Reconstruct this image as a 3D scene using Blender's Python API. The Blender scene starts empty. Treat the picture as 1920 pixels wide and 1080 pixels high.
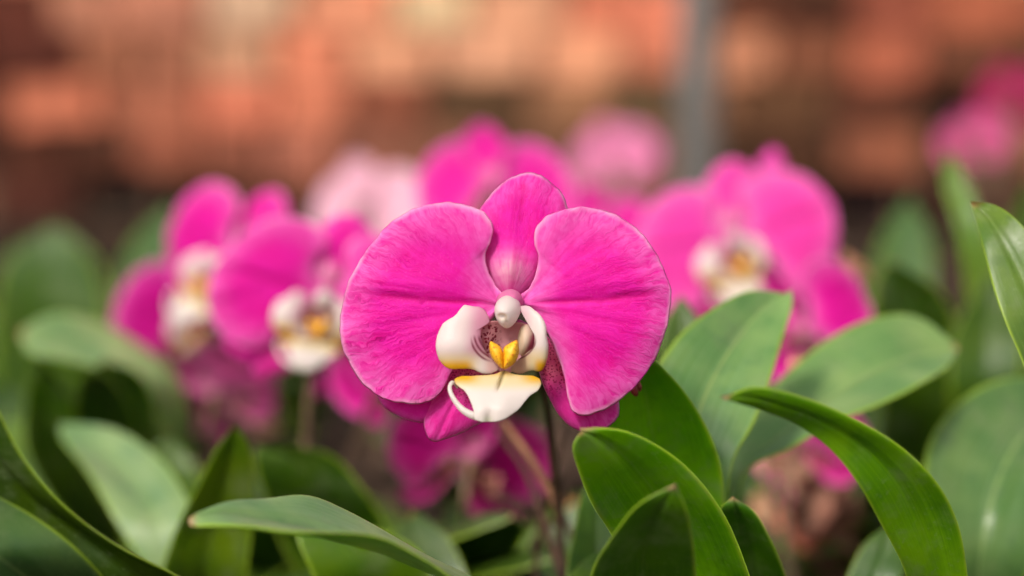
import bpy, math, random
import numpy as np
from mathutils import Vector, Matrix

random.seed(7)
rng = np.random.default_rng(7)
R = math.radians
scene = bpy.context.scene

# ------------------------------------------------------------------ camera
LENS, SENSOR = 85.0, 36.0
S = SENSOR / LENS
FOCUS = 0.66
PITCH = R(7)
FLOWER_Z = 0.20
CAM = Vector((0, -FOCUS * math.cos(PITCH), FLOWER_Z + FOCUS * math.sin(PITCH)))
FWD = Vector((0, math.cos(PITCH), -math.sin(PITCH)))
RIGHT = Vector((1, 0, 0))
UP = Vector((0, math.sin(PITCH), math.cos(PITCH)))
cd = bpy.data.cameras.new('camera')
cam = bpy.data.objects.new('camera', cd)
scene.collection.objects.link(cam)
cam.location = CAM
cam.rotation_euler = (math.pi / 2 - PITCH, 0, 0)
cd.lens, cd.sensor_width = LENS, SENSOR
cd.clip_start, cd.clip_end = 0.01, 200
cd.dof.use_dof = True
cd.dof.focus_distance = FOCUS - 0.002
cd.dof.aperture_fstop = 4.2
cd.dof.aperture_blades = 0
scene.camera = cam

# ------------------------------------------------------------------ light
SUN_EL, SUN_AZ = R(47), math.atan2(-0.35, -0.62)      # bright hazy day, sun high behind the camera
w = bpy.data.worlds.new('World')
scene.world = w
w.use_nodes = True
nt = w.node_tree
nt.nodes.clear()
sky = nt.nodes.new('ShaderNodeTexSky')
sky.sky_type = 'NISHITA'
sky.sun_disc = False
sky.sun_elevation = SUN_EL
sky.sun_rotation = SUN_AZ
sky.dust_density = 4.0
sky.air_density = 1.0
hs = nt.nodes.new('ShaderNodeHueSaturation')
hs.inputs['Saturation'].default_value = 0.25          # overcast white sky
bg = nt.nodes.new('ShaderNodeBackground')
bg.inputs['Strength'].default_value = 0.08
wo = nt.nodes.new('ShaderNodeOutputWorld')
nt.links.new(sky.outputs[0], hs.inputs['Color'])
nt.links.new(hs.outputs[0], bg.inputs['Color'])
nt.links.new(bg.outputs[0], wo.inputs[0])
sd = bpy.data.lights.new('sun', 'SUN')
sd.energy = 1.5
sd.angle = R(11)
sd.color = (1.0, 0.93, 0.82)
sun = bpy.data.objects.new('sun', sd)
scene.collection.objects.link(sun)
sdir = Vector((math.sin(SUN_AZ) * math.cos(SUN_EL), math.cos(SUN_AZ) * math.cos(SUN_EL), math.sin(SUN_EL)))
sun.rotation_euler = (-sdir).to_track_quat('-Z', 'Y').to_euler()

vs = scene.view_settings
vs.view_transform = 'Standard'
vs.look = 'None'
vs.exposure = 0.95
vs.gamma = 1.0
vs.use_curve_mapping = False
scene.cycles.use_denoising = True
scene.cycles.max_bounces = 5
scene.cycles.diffuse_bounces = 3
scene.cycles.glossy_bounces = 2
scene.cycles.use_adaptive_sampling = True
scene.cycles.adaptive_threshold = 0.03
scene.cycles.transmission_bounces = 4
scene.cycles.sample_clamp_indirect = 6


# ------------------------------------------------------------------ helpers
def P(px, py, d):
    """a point of the place seen at photo position px, py (1920 x 1080) at d metres in front of the lens"""
    k = S * d / 1920
    return CAM + FWD * d + RIGHT * ((px - 960) * k) - UP * ((py - 540) * k)


def ground_at(px, d):
    k = S * d / 1920
    p = P(px, 540, d)
    return p - UP * (p.z / UP.z)


def lin(r, g, b):
    def f(c):
        c /= 255
        return c / 12.92 if c <= 0.04045 else ((c + 0.055) / 1.055) ** 2.4
    return np.array((f(r), f(g), f(b)))


def catmull(pts, n, closed=False):
    pts = np.asarray(pts, float)
    m = len(pts)
    if closed:
        ext = np.vstack([pts[-1], pts, pts[0], pts[1]])
        segs = m
    else:
        ext = np.vstack([2 * pts[0] - pts[1], pts, 2 * pts[-1] - pts[-2]])
        segs = m - 1
    out = []
    per = 24
    for i in range(segs):
        p0, p1, p2, p3 = ext[i:i + 4]
        t0 = 0.0
        t1 = t0 + max(np.linalg.norm(p1 - p0), 1e-9) ** 0.5
        t2 = t1 + max(np.linalg.norm(p2 - p1), 1e-9) ** 0.5
        t3 = t2 + max(np.linalg.norm(p3 - p2), 1e-9) ** 0.5
        for j in range(per):
            t = t1 + (t2 - t1) * j / per
            a1 = (t1 - t) / (t1 - t0) * p0 + (t - t0) / (t1 - t0) * p1
            a2 = (t2 - t) / (t2 - t1) * p1 + (t - t1) / (t2 - t1) * p2
            a3 = (t3 - t) / (t3 - t2) * p2 + (t - t2) / (t3 - t2) * p3
            b1 = (t2 - t) / (t2 - t0) * a1 + (t - t0) / (t2 - t0) * a2
            b2 = (t3 - t) / (t3 - t1) * a2 + (t - t1) / (t3 - t1) * a3
            out.append((t2 - t) / (t2 - t1) * b1 + (t - t1) / (t2 - t1) * b2)
    out = np.array(out)
    if closed:
        ring = np.vstack([out, out[:1]])
    else:
        ring = np.vstack([out, pts[-1:]])
    return ring


def resample(path, n, closed=False):
    seg = np.linalg.norm(np.diff(path, axis=0), axis=1)
    s = np.concatenate([[0], np.cumsum(seg)])
    t = np.linspace(0, s[-1], n + 1)[:n] if closed else np.linspace(0, s[-1], n)
    return np.stack([np.interp(t, s, path[:, k]) for k in range(path.shape[1])], 1)


def make_mesh(name, verts, faces, uvs=None, cols=None, edge=None):
    me = bpy.data.meshes.new(name)
    me.from_pydata([tuple(v) for v in np.asarray(verts, float)], [], [tuple(int(i) for i in f) for f in faces])
    me.polygons.foreach_set('use_smooth', [True] * len(me.polygons))
    li = np.empty(len(me.loops), dtype=np.int32)
    me.loops.foreach_get('vertex_index', li)
    if uvs is not None:
        uv = me.uv_layers.new(name='UVMap')
        uv.data.foreach_set('uv', np.asarray(uvs, np.float32)[li].ravel())
    if cols is not None:
        ca = me.color_attributes.new('col', 'FLOAT_COLOR', 'POINT')
        ca.data.foreach_set('color', np.asarray(cols, np.float32).ravel())
    if edge is not None:
        ea = me.attributes.new('edge', 'FLOAT', 'POINT')
        ea.data.foreach_set('value', np.asarray(edge, np.float32))
    me.update()
    return me


def link(name, me, mat=None, parent=None, color=(1, 1, 1, 1)):
    o = bpy.data.objects.new(name, me)
    scene.collection.objects.link(o)
    if mat is not None and me is not None and len(me.materials) == 0:
        me.materials.append(mat)
    o.parent = parent
    o.color = color
    return o


def tag(o, label, cat, group=None):
    o['label'], o['category'] = label, cat
    if group:
        o['group'] = group
    return o


# ------------------------------------------------------------------ materials
def mat_new(name):
    m = bpy.data.materials.new(name)
    m.use_nodes = True
    t = m.node_tree
    t.nodes.clear()
    out = t.nodes.new('ShaderNodeOutputMaterial')
    N = lambda k: t.nodes.new('ShaderNode' + k)
    return m, t, out, N


def mth(t, op, a, b=None, clamp=False):
    n = t.nodes.new('ShaderNodeMath')
    n.operation = op
    n.use_clamp = clamp
    for i, v in enumerate((a, b)):
        if v is None:
            continue
        if isinstance(v, (int, float)):
            n.inputs[i].default_value = v
        else:
            t.links.new(v, n.inputs[i])
    return n.outputs[0]


def smooth(t, v, a, b):
    n = t.nodes.new('ShaderNodeMapRange')
    n.interpolation_type = 'SMOOTHSTEP'
    t.links.new(v, n.inputs['Value'])
    n.inputs['From Min'].default_value = a
    n.inputs['From Max'].default_value = b
    return n.outputs[0]


def mixc(t, f, a, b, mode='MIX'):
    n = t.nodes.new('ShaderNodeMix')
    n.data_type = 'RGBA'
    n.blend_type = mode
    for i, v in ((0, f), (6, a), (7, b)):
        if isinstance(v, (int, float)):
            n.inputs[i].default_value = v
        elif isinstance(v, (tuple, list, np.ndarray)):
            n.inputs[i].default_value = (*[float(x) for x in v[:3]], 1)
        else:
            t.links.new(v, n.inputs[i])
    return n.outputs[2]


def petal_material():
    m, t, out, N = mat_new('orchid_petal')
    L = t.links
    col = N('Attribute'); col.attribute_name = 'col'
    edge = N('Attribute'); edge.attribute_name = 'edge'
    oi = N('ObjectInfo')
    uv = N('UVMap'); uv.uv_map = 'UVMap'
    sep = N('SeparateXYZ'); L.new(uv.outputs[0], sep.inputs[0])
    u, v = sep.outputs[0], sep.outputs[1]
    tc = N('TexCoord')
    # wobble of the veins
    wob = N('TexNoise'); wob.inputs['Scale'].default_value = 130; wob.inputs['Detail'].default_value = 2
    L.new(tc.outputs['Object'], wob.inputs['Vector'])
    wob2 = N('TexNoise'); wob2.inputs['Scale'].default_value = 420; wob2.inputs['Detail'].default_value = 1
    L.new(tc.outputs['Object'], wob2.inputs['Vector'])
    wv = mth(t, 'ADD', mth(t, 'MULTIPLY', mth(t, 'SUBTRACT', wob.outputs[0], 0.5), 0.13),
             mth(t, 'MULTIPLY', mth(t, 'SUBTRACT', wob2.outputs[0], 0.5), 0.07))
    va = mth(t, 'ADD', v, wv)

    def veins(fa, fr, detail):
        c = N('CombineXYZ')
        L.new(mth(t, 'MULTIPLY', va, fa), c.inputs[0])
        L.new(mth(t, 'MULTIPLY', u, fr), c.inputs[1])
        n = N('TexNoise'); n.inputs['Scale'].default_value = 1.0; n.inputs['Detail'].default_value = detail
        L.new(c.outputs[0], n.inputs['Vector'])
        return n.outputs[0]
    broad = smooth(t, veins(9, 1.5, 2), 0.42, 0.66)
    fine = smooth(t, veins(40, 7.0, 2), 0.40, 0.62)
    outer = smooth(t, u, 0.25, 0.85)
    finev = mth(t, 'MULTIPLY', fine, outer)
    vein = mth(t, 'ADD', mth(t, 'MULTIPLY', broad, 0.38), mth(t, 'MULTIPLY', finev, 0.62), True)
    grain = N('TexNoise'); grain.inputs['Scale'].default_value = 1700; grain.inputs['Detail'].default_value = 3
    L.new(tc.outputs['Object'], grain.inputs['Vector'])
    light = mixc(t, 1.0, col.outputs['Color'], (1.05, 6.5, 1.36), 'MULTIPLY')
    deep = mixc(t, 1.0, col.outputs['Color'], (0.95, 0.5, 0.86), 'MULTIPLY')
    mott = smooth(t, wob2.outputs[0], 0.36, 0.66)
    base = mixc(t, mth(t, 'ADD', mth(t, 'MULTIPLY', vein, 0.72), mth(t, 'MULTIPLY', mott, 0.28)), light, deep)
    base = mixc(t, mth(t, 'MULTIPLY', smooth(t, grain.outputs[0], 0.55, 0.8), 0.22), base, (0.95, 0.16, 0.58))
    # dark dots where the tepal carries them (alpha of the pigment map)
    vor = N('TexVoronoi'); vor.inputs['Scale'].default_value = 1500
    L.new(tc.outputs['Object'], vor.inputs['Vector'])
    dots = mth(t, 'MULTIPLY', mth(t, 'SUBTRACT', 1.0, smooth(t, vor.outputs['Distance'], 0.25, 0.5)),
               mth(t, 'SUBTRACT', 1.0, col.outputs['Alpha']))
    base = mixc(t, mth(t, 'MULTIPLY', dots, 0.85), base, (0.30, 0.006, 0.06))
    # pale rim of the tepal
    rim = mth(t, 'MULTIPLY', smooth(t, edge.outputs['Fac'], 0.93, 1.0), smooth(t, wob.outputs[0], 0.30, 0.62))
    base = mixc(t, mth(t, 'MULTIPLY', rim, 0.75), base, (0.97, 0.48, 0.74))
    base = mixc(t, 1.0, base, oi.outputs['Color'], 'MULTIPLY')
    wash = mixc(t, mth(t, 'SUBTRACT', 1.0, oi.outputs['Alpha']), base, (0.88, 0.53, 0.64))
    bsdf = N('BsdfPrincipled')
    L.new(wash, bsdf.inputs['Base Color'])
    bsdf.inputs['Roughness'].default_value = 0.55
    bsdf.inputs['Specular IOR Level'].default_value = 0.15
    bsdf.inputs['Sheen Weight'].default_value = 0.10
    bsdf.inputs['Sheen Roughness'].default_value = 0.35
    bsdf.inputs['Sheen Tint'].default_value = (1, 0.55, 0.85, 1)
    h = mth(t, 'ADD', mth(t, 'MULTIPLY', vein, -0.6), mth(t, 'MULTIPLY', grain.outputs[0], 0.5))
    bump = N('Bump'); bump.inputs['Strength'].default_value = 0.35; bump.inputs['Distance'].default_value = 0.0006
    L.new(h, bump.inputs['Height'])
    L.new(bump.outputs[0], bsdf.inputs['Normal'])
    tr = N('BsdfTranslucent')
    L.new(wash, tr.inputs['Color'])
    mx = N('MixShader'); mx.inputs[0].default_value = 0.36
    L.new(bsdf.outputs[0], mx.inputs[1]); L.new(tr.outputs[0], mx.inputs[2])
    L.new(mx.outputs[0], out.inputs[0])
    return m


def lip_material():
    m, t, out, N = mat_new('orchid_lip')
    L = t.links
    col = N('Attribute'); col.attribute_name = 'col'
    tc = N('TexCoord')
    vor = N('TexVoronoi'); vor.inputs['Scale'].default_value = 900
    wn = N('TexNoise'); wn.inputs['Scale'].default_value = 500
    L.new(tc.outputs['Object'], wn.inputs['Vector'])
    L.new(mixc(t, 0.002, tc.outputs['Object'], wn.outputs[1]), vor.inputs['Vector'])
    dots = mth(t, 'MULTIPLY', mth(t, 'SUBTRACT', 1.0, smooth(t, vor.outputs['Distance'], 0.28, 0.5)),
               mth(t, 'SUBTRACT', 1.0, col.outputs['Alpha']))
    base = mixc(t, dots, col.outputs['Color'], (0.27, 0.02, 0.05))
    grain = N('TexNoise'); grain.inputs['Scale'].default_value = 1400; grain.inputs['Detail'].default_value = 2
    L.new(tc.outputs['Object'], grain.inputs['Vector'])
    bsdf = N('BsdfPrincipled')
    L.new(base, bsdf.inputs['Base Color'])
    bsdf.inputs['Roughness'].default_value = 0.42
    bsdf.inputs['Specular IOR Level'].default_value = 0.35
    bump = N('Bump'); bump.inputs['Strength'].default_value = 0.18; bump.inputs['Distance'].default_value = 0.0004
    L.new(grain.outputs[0], bump.inputs['Height']); L.new(bump.outputs[0], bsdf.inputs['Normal'])
    tr = N('BsdfTranslucent'); L.new(base, tr.inputs['Color'])
    mx = N('MixShader'); mx.inputs[0].default_value = 0.48
    L.new(bsdf.outputs[0], mx.inputs[1]); L.new(tr.outputs[0], mx.inputs[2])
    L.new(mx.outputs[0], out.inputs[0])
    return m


def callus_material():
    m, t, out, N = mat_new('orchid_callus')
    L = t.links
    tc = N('TexCoord')
    n = N('TexNoise'); n.inputs['Scale'].default_value = 1300; n.inputs['Detail'].default_value = 3
    L.new(tc.outputs['Object'], n.inputs['Vector'])
    base = mixc(t, smooth(t, n.outputs[0], 0.5, 0.68), (0.87, 0.44, 0.012), (0.62, 0.17, 0.006))
    bsdf = N('BsdfPrincipled')
    L.new(base, bsdf.inputs['Base Color'])
    bsdf.inputs['Roughness'].default_value = 0.5
    bump = N('Bump'); bump.inputs['Strength'].default_value = 0.4; bump.inputs['Distance'].default_value = 0.0004
    L.new(n.outputs[0], bump.inputs['Height']); L.new(bump.outputs[0], bsdf.inputs['Normal'])
    L.new(bsdf.outputs[0], out.inputs[0])
    return m


def leaf_material():
    m, t, out, N = mat_new('orchid_leaf')
    L = t.links
    uv = N('UVMap'); uv.uv_map = 'UVMap'
    sep = N('SeparateXYZ'); L.new(uv.outputs[0], sep.inputs[0])
    s = mth(t, 'ABSOLUTE', sep.outputs[0])
    oi = N('ObjectInfo')
    tc = N('TexCoord')
    pos = N('NewGeometry')
    n1 = N('TexNoise'); n1.inputs['Scale'].default_value = 45; n1.inputs['Detail'].default_value = 4
    L.new(pos.outputs['Position'], n1.inputs['Vector'])
    n2 = N('TexNoise'); n2.inputs['Scale'].default_value = 700; n2.inputs['Detail'].default_value = 3
    L.new(pos.outputs['Position'], n2.inputs['Vector'])
    # fine lengthwise nerves
    c = N('CombineXYZ')
    L.new(mth(t, 'MULTIPLY', sep.outputs[0], 26), c.inputs[0]); L.new(mth(t, 'MULTIPLY', sep.outputs[1], 2.2), c.inputs[1])
    n3 = N('TexNoise'); n3.inputs['Scale'].default_value = 1; n3.inputs['Detail'].default_value = 3
    L.new(c.outputs[0], n3.inputs['Vector'])
    base = mixc(t, smooth(t, n1.outputs[0], 0.35, 0.7), (0.045, 0.120, 0.006), (0.085, 0.165, 0.010))
    base = mixc(t, mth(t, 'MULTIPLY', smooth(t, n3.outputs[0], 0.45, 0.7), 0.35), base, (0.10, 0.20, 0.02))
    base = mixc(t, 1.0, base, oi.outputs['Color'], 'MULTIPLY')
    rib = mth(t, 'SUBTRACT', 1.0, smooth(t, s, 0.008, 0.045))
    base = mixc(t, mth(t, 'MULTIPLY', rib, mth(t, 'SUBTRACT', 1.15, oi.outputs['Alpha'])), base, (0.30, 0.40, 0.14))
    rim = smooth(t, s, 0.90, 0.985)
    base = mixc(t, mth(t, 'MULTIPLY', rim, 0.8), base, (0.30, 0.42, 0.02))  # light through the thin leaf edge, put into the colour
    speck = smooth(t, n2.outputs[0], 0.60, 0.72)
    base = mixc(t, mth(t, 'MULTIPLY', speck, 0.30), base, (0.22, 0.30, 0.12))
    n4 = N('TexNoise'); n4.inputs['Scale'].default_value = 150; n4.inputs['Detail'].default_value = 3
    L.new(pos.outputs['Position'], n4.inputs['Vector'])
    base = mixc(t, mth(t, 'MULTIPLY', smooth(t, n4.outputs[0], 0.52, 0.70), 0.45), base, mixc(t, 1.0, base, (0.62, 0.72, 0.8), 'MULTIPLY'))
    n5 = N('TexNoise'); n5.inputs['Scale'].default_value = 70; n5.inputs['Detail'].default_value = 6; n5.inputs['Roughness'].default_value = 0.7
    L.new(pos.outputs['Position'], n5.inputs['Vector'])
    base = mixc(t, mth(t, 'MULTIPLY', smooth(t, n5.outputs[0], 0.48, 0.70), 0.36), base, (0.21, 0.25, 0.13))
    base = mixc(t, mth(t, 'MULTIPLY', mth(t, 'SUBTRACT', 1.0, smooth(t, n5.outputs[0], 0.22, 0.29)), 0.7), base, (0.12, 0.09, 0.03))
    tip = smooth(t, sep.outputs[1], 0.985, 0.998)
    base = mixc(t, tip, base, (0.36, 0.24, 0.10))
    bsdf = N('BsdfPrincipled')
    L.new(base, bsdf.inputs['Base Color'])
    rough = mth(t, 'ADD', mth(t, 'MULTIPLY', n4.outputs[0], 0.35), 0.20)
    L.new(rough, bsdf.inputs['Roughness'])
    bsdf.inputs['Specular IOR Level'].default_value = 0.5
    h = mth(t, 'ADD', mth(t, 'ADD', mth(t, 'MULTIPLY', n2.outputs[0], 0.5), mth(t, 'MULTIPLY', n3.outputs[0], 0.8)), mth(t, 'MULTIPLY', n5.outputs[0], 1.2))
    bump = N('Bump'); bump.inputs['Strength'].default_value = 0.22; bump.inputs['Distance'].default_value = 0.0006
    L.new(h, bump.inputs['Height']); L.new(bump.outputs[0], bsdf.inputs['Normal'])
    tr = N('BsdfTranslucent')
    L.new(mixc(t, 1.0, base, (2.4, 2.5, 0.4), 'MULTIPLY'), tr.inputs['Color'])
    mx = N('MixShader'); mx.inputs[0].default_value = 0.28
    L.new(bsdf.outputs[0], mx.inputs[1]); L.new(tr.outputs[0], mx.inputs[2])
    L.new(mx.outputs[0], out.inputs[0])
    return m


def plain_material(name, ca, cb, scale, rough=0.7, spec=0.3, bumpd=0.001, use_obj=False, metallic=0.0):
    m, t, out, N = mat_new(name)
    L = t.links
    g = N('NewGeometry')
    n = N('TexNoise'); n.inputs['Scale'].default_value = scale; n.inputs['Detail'].default_value = 5
    L.new(g.outputs['Position'], n.inputs['Vector'])
    base = mixc(t, smooth(t, n.outputs[0], 0.35, 0.68), ca, cb)
    if use_obj:
        oi = N('ObjectInfo')
        base = mixc(t, 1.0, base, oi.outputs['Color'], 'MULTIPLY')
    bsdf = N('BsdfPrincipled')
    L.new(base, bsdf.inputs['Base Color'])
    bsdf.inputs['Roughness'].default_value = rough
    bsdf.inputs['Specular IOR Level'].default_value = spec
    bsdf.inputs['Metallic'].default_value = metallic
    bump = N('Bump'); bump.inputs['Strength'].default_value = 0.6; bump.inputs['Distance'].default_value = bumpd
    L.new(n.outputs[0], bump.inputs['Height']); L.new(bump.outputs[0], bsdf.inputs['Normal'])
    L.new(bsdf.outputs[0], out.inputs[0])
    return m


M_PETAL, M_LIP, M_CALLUS, M_LEAF = petal_material(), lip_material(), callus_material(), leaf_material()
M_STEM = plain_material('orchid_stem', (0.13, 0.075, 0.045), (0.24, 0.15, 0.09), 220, 0.55, 0.3, 0.0006, True)
M_BRICK = plain_material('fired_brick', (0.75, 0.75, 0.75), (1.1, 1.05, 1.0), 26, 0.9, 0.15, 0.004, True)
M_MORTAR = plain_material('earth_mortar', (0.10, 0.055, 0.035), (0.20, 0.12, 0.075), 30, 0.95, 0.1, 0.004)
M_SOIL = plain_material('bed_soil', (0.012, 0.008, 0.005), (0.035, 0.022, 0.014), 24, 0.95, 0.1, 0.006)
M_CHIP = plain_material('bark_chip', (0.015, 0.009, 0.006), (0.14, 0.085, 0.06), 18, 0.85, 0.2, 0.001)
M_STEEL = plain_material('galvanised_steel', (0.13, 0.12, 0.11), (0.20, 0.185, 0.17), 40, 0.6, 0.4, 0.0005)
M_DRY = plain_material('withered_petal', (0.42, 0.22, 0.16), (0.62, 0.42, 0.30), 120, 0.8, 0.2, 0.001, True)


# ------------------------------------------------------------------ setting: soil bed, bark, wall, post
def build_ground():
    n = 60
    xs = np.linspace(-6, 6, n); ys = np.linspace(-1.5, 9, n)
    verts, faces = [], []
    for y in ys:
        for x in xs:
            verts.append((x, y, -0.004 + 0.006 * math.sin(x * 7.1 + y * 3) * math.sin(y * 5.3 - x)))
    for j in range(n - 1):
        for i in range(n - 1):
            a = j * n + i
            faces.append((a, a + 1, a + n + 1, a + n))
    o = link('ground', make_mesh('ground', verts, faces), M_SOIL)
    o['kind'] = 'structure'
    verts, faces = [], []
    for k in range(5200):
        d = 0.55 + 2.2 * random.random() ** 1.3
        x = (random.random() - 0.5) * (0.7 + 0.75 * d)
        y = CAM.y + d
        L_, W_, T_ = random.uniform(.010, .030), random.uniform(.006, .016), random.uniform(.002, .005)
        rot = Matrix.Rotation(random.uniform(0, 6.28), 3, 'Z') @ Matrix.Rotation(random.gauss(0, .45), 3, 'X') @ Matrix.Rotation(random.gauss(0, .35), 3, 'Y')
        c = Vector((x, y, random.uniform(.003, .012)))
        b = len(verts)
        for sz in (-1, 1):
            for sx, sy in ((-1, -.5), (-.3, -1), (.9, -.7), (1, .4), (.2, 1), (-.8, .8)):
                verts.append(c + rot @ Vector((sx * L_ / 2 * random.uniform(.8, 1.1), sy * W_ / 2 * random.uniform(.8, 1.1), sz * T_ / 2)))
        faces.append([b + i for i in range(5, -1, -1)])
        faces.append([b + 6 + i for i in range(6)])
        for i in range(6):
            j = (i + 1) % 6
            faces.append((b + i, b + j, b + 6 + j, b + 6 + i))
    me = make_mesh('bark_chips', verts, faces)
    me.polygons.foreach_set('use_smooth', [False] * len(me.polygons))
    o = link('bark_chips', me, M_CHIP)
    o['kind'] = 'stuff'
    o['label'] = 'brown bark chips and dry bits scattered between the orchids'
    o['category'] = 'bark chips'


WALL_D = 3.0
WALL_SAMPLES = [  # wall tones with their light and shade left in
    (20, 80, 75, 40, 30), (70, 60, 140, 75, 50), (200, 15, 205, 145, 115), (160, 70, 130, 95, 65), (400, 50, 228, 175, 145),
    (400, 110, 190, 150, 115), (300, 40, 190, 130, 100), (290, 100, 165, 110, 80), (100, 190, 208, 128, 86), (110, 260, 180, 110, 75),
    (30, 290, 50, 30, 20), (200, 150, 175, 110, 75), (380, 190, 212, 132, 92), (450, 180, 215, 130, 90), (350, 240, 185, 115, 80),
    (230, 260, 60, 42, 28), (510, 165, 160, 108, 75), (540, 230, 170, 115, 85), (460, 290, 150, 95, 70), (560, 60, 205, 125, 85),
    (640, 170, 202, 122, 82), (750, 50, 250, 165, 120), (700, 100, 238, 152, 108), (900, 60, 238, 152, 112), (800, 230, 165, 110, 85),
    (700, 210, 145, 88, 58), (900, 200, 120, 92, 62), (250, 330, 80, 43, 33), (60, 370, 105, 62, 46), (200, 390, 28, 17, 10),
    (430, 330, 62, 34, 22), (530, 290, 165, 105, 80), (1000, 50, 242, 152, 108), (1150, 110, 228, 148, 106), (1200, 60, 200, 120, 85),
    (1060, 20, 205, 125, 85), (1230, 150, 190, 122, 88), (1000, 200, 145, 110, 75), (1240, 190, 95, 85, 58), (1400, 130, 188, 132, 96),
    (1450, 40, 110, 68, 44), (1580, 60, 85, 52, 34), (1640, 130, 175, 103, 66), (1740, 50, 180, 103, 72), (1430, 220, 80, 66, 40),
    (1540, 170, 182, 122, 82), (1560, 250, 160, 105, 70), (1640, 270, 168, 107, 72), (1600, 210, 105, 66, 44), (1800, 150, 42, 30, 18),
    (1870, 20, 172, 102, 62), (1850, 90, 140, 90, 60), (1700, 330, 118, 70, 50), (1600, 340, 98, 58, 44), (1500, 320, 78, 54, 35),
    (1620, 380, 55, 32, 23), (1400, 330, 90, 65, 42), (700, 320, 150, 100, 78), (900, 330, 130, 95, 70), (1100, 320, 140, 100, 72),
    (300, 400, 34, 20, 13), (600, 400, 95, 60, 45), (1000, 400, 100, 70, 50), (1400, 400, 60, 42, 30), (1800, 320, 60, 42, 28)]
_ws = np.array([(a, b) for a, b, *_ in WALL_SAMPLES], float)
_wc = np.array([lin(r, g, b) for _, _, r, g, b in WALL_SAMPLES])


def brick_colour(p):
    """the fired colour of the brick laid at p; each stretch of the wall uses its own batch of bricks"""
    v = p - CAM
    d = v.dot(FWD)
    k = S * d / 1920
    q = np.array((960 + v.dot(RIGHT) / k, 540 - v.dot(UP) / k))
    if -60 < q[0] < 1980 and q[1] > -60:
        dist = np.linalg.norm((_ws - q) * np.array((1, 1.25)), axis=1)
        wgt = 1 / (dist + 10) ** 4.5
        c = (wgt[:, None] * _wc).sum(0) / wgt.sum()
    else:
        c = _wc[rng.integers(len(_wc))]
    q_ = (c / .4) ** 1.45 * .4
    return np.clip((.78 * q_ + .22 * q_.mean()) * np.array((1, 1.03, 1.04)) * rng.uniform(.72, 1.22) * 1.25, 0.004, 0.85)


def build_wall():
    p0 = ground_at(960, WALL_D)
    y0 = p0.y
    root = tag(link('brick_wall', None), 'rough orange and brown brick wall far behind the flowers', 'wall')
    root.location = (0, y0, 0)
    bw, bh, bd = 0.092, 0.058, 0.09
    # six shapes of worn brick
    shapes = []
    for k in range(6):
        verts, faces = [], []
        nx, nz = 4, 3
        prof = [(1.0, 0.0), (1.0, 0.82), (0.93, 1.0)]
        idx = []
        for (sc, dep) in prof:
            ring = []
            pts = [(-1, -1), (-.3, -1.02), (.4, -1), (1, -1), (1.02, 0), (1, 1), (.3, 1.02), (-.4, 1), (-1, 1), (-1.02, 0)]
            for (x, z) in pts:
                ring.append(len(verts))
                verts.append((x * bw * .46 * sc + random.gauss(0, .0012), -dep * bd / 2, z * bh * .45 * sc + random.gauss(0, .0012)))
            idx.append(ring)
        for a, b in zip(idx, idx[1:]):
            for i in range(10):
                j = (i + 1) % 10
                faces.append((a[i], a[j], b[j], b[i]))
        faces.append(idx[-1])
        me = make_mesh('brick', verts, faces)
        me.polygons.foreach_set('use_smooth', [False] * len(me.polygons))
        me.materials.append(M_BRICK)
        shapes.append(me)
    rows, cols = 9, 27
    for r in range(rows):
        x = -cols * bw / 2 + (bw / 2 if r % 2 else 0) + random.uniform(-.01, .01)
        for c in range(cols):
            sx = random.choice((.8, 1, 1, 1.15, 1.3))
            cx = x + bw * sx / 2
            x += bw * sx
            if cx > cols * bw / 2:
                break
            z = (r + .5) * bh
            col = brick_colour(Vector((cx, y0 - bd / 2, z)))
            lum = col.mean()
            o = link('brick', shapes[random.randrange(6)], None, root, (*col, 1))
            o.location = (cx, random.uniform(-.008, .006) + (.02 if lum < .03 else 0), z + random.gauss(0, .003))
            o.scale = (sx, 1, random.uniform(.95, 1.04))
            o.rotation_euler = (random.gauss(0, .02), random.gauss(0, .02), random.gauss(0, .03))
    # the mortar body the bricks are set in
    W, H = cols * bw / 2 + .1, rows * bh + .01
    n = 40
    verts, faces = [], []
    for j in range(2):
        for i in range(n + 1):
            xx = -W + 2 * W * i / n
            verts += [(xx, -.022 + random.gauss(0, .002), -.03), (xx, -.022 + random.gauss(0, .002), H + random.gauss(0, .006))] if j == 0 else \
                     [(xx, .2, -.03), (xx, .2, H)]
    m = 2 * (n + 1)
    for i in range(n):
        a = 2 * i
        faces += [(a, a + 2, a + 3, a + 1), (m + a, m + a + 1, m + a + 3, m + a + 2), (a + 1, a + 3, m + a + 3, m + a + 1)]
    faces += [(0, 1, m + 1, m), (2 * n, m + 2 * n, m + 2 * n + 1, 2 * n + 1)]
    link('mortar', make_mesh('mortar', verts, faces), M_MORTAR, root)


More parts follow.
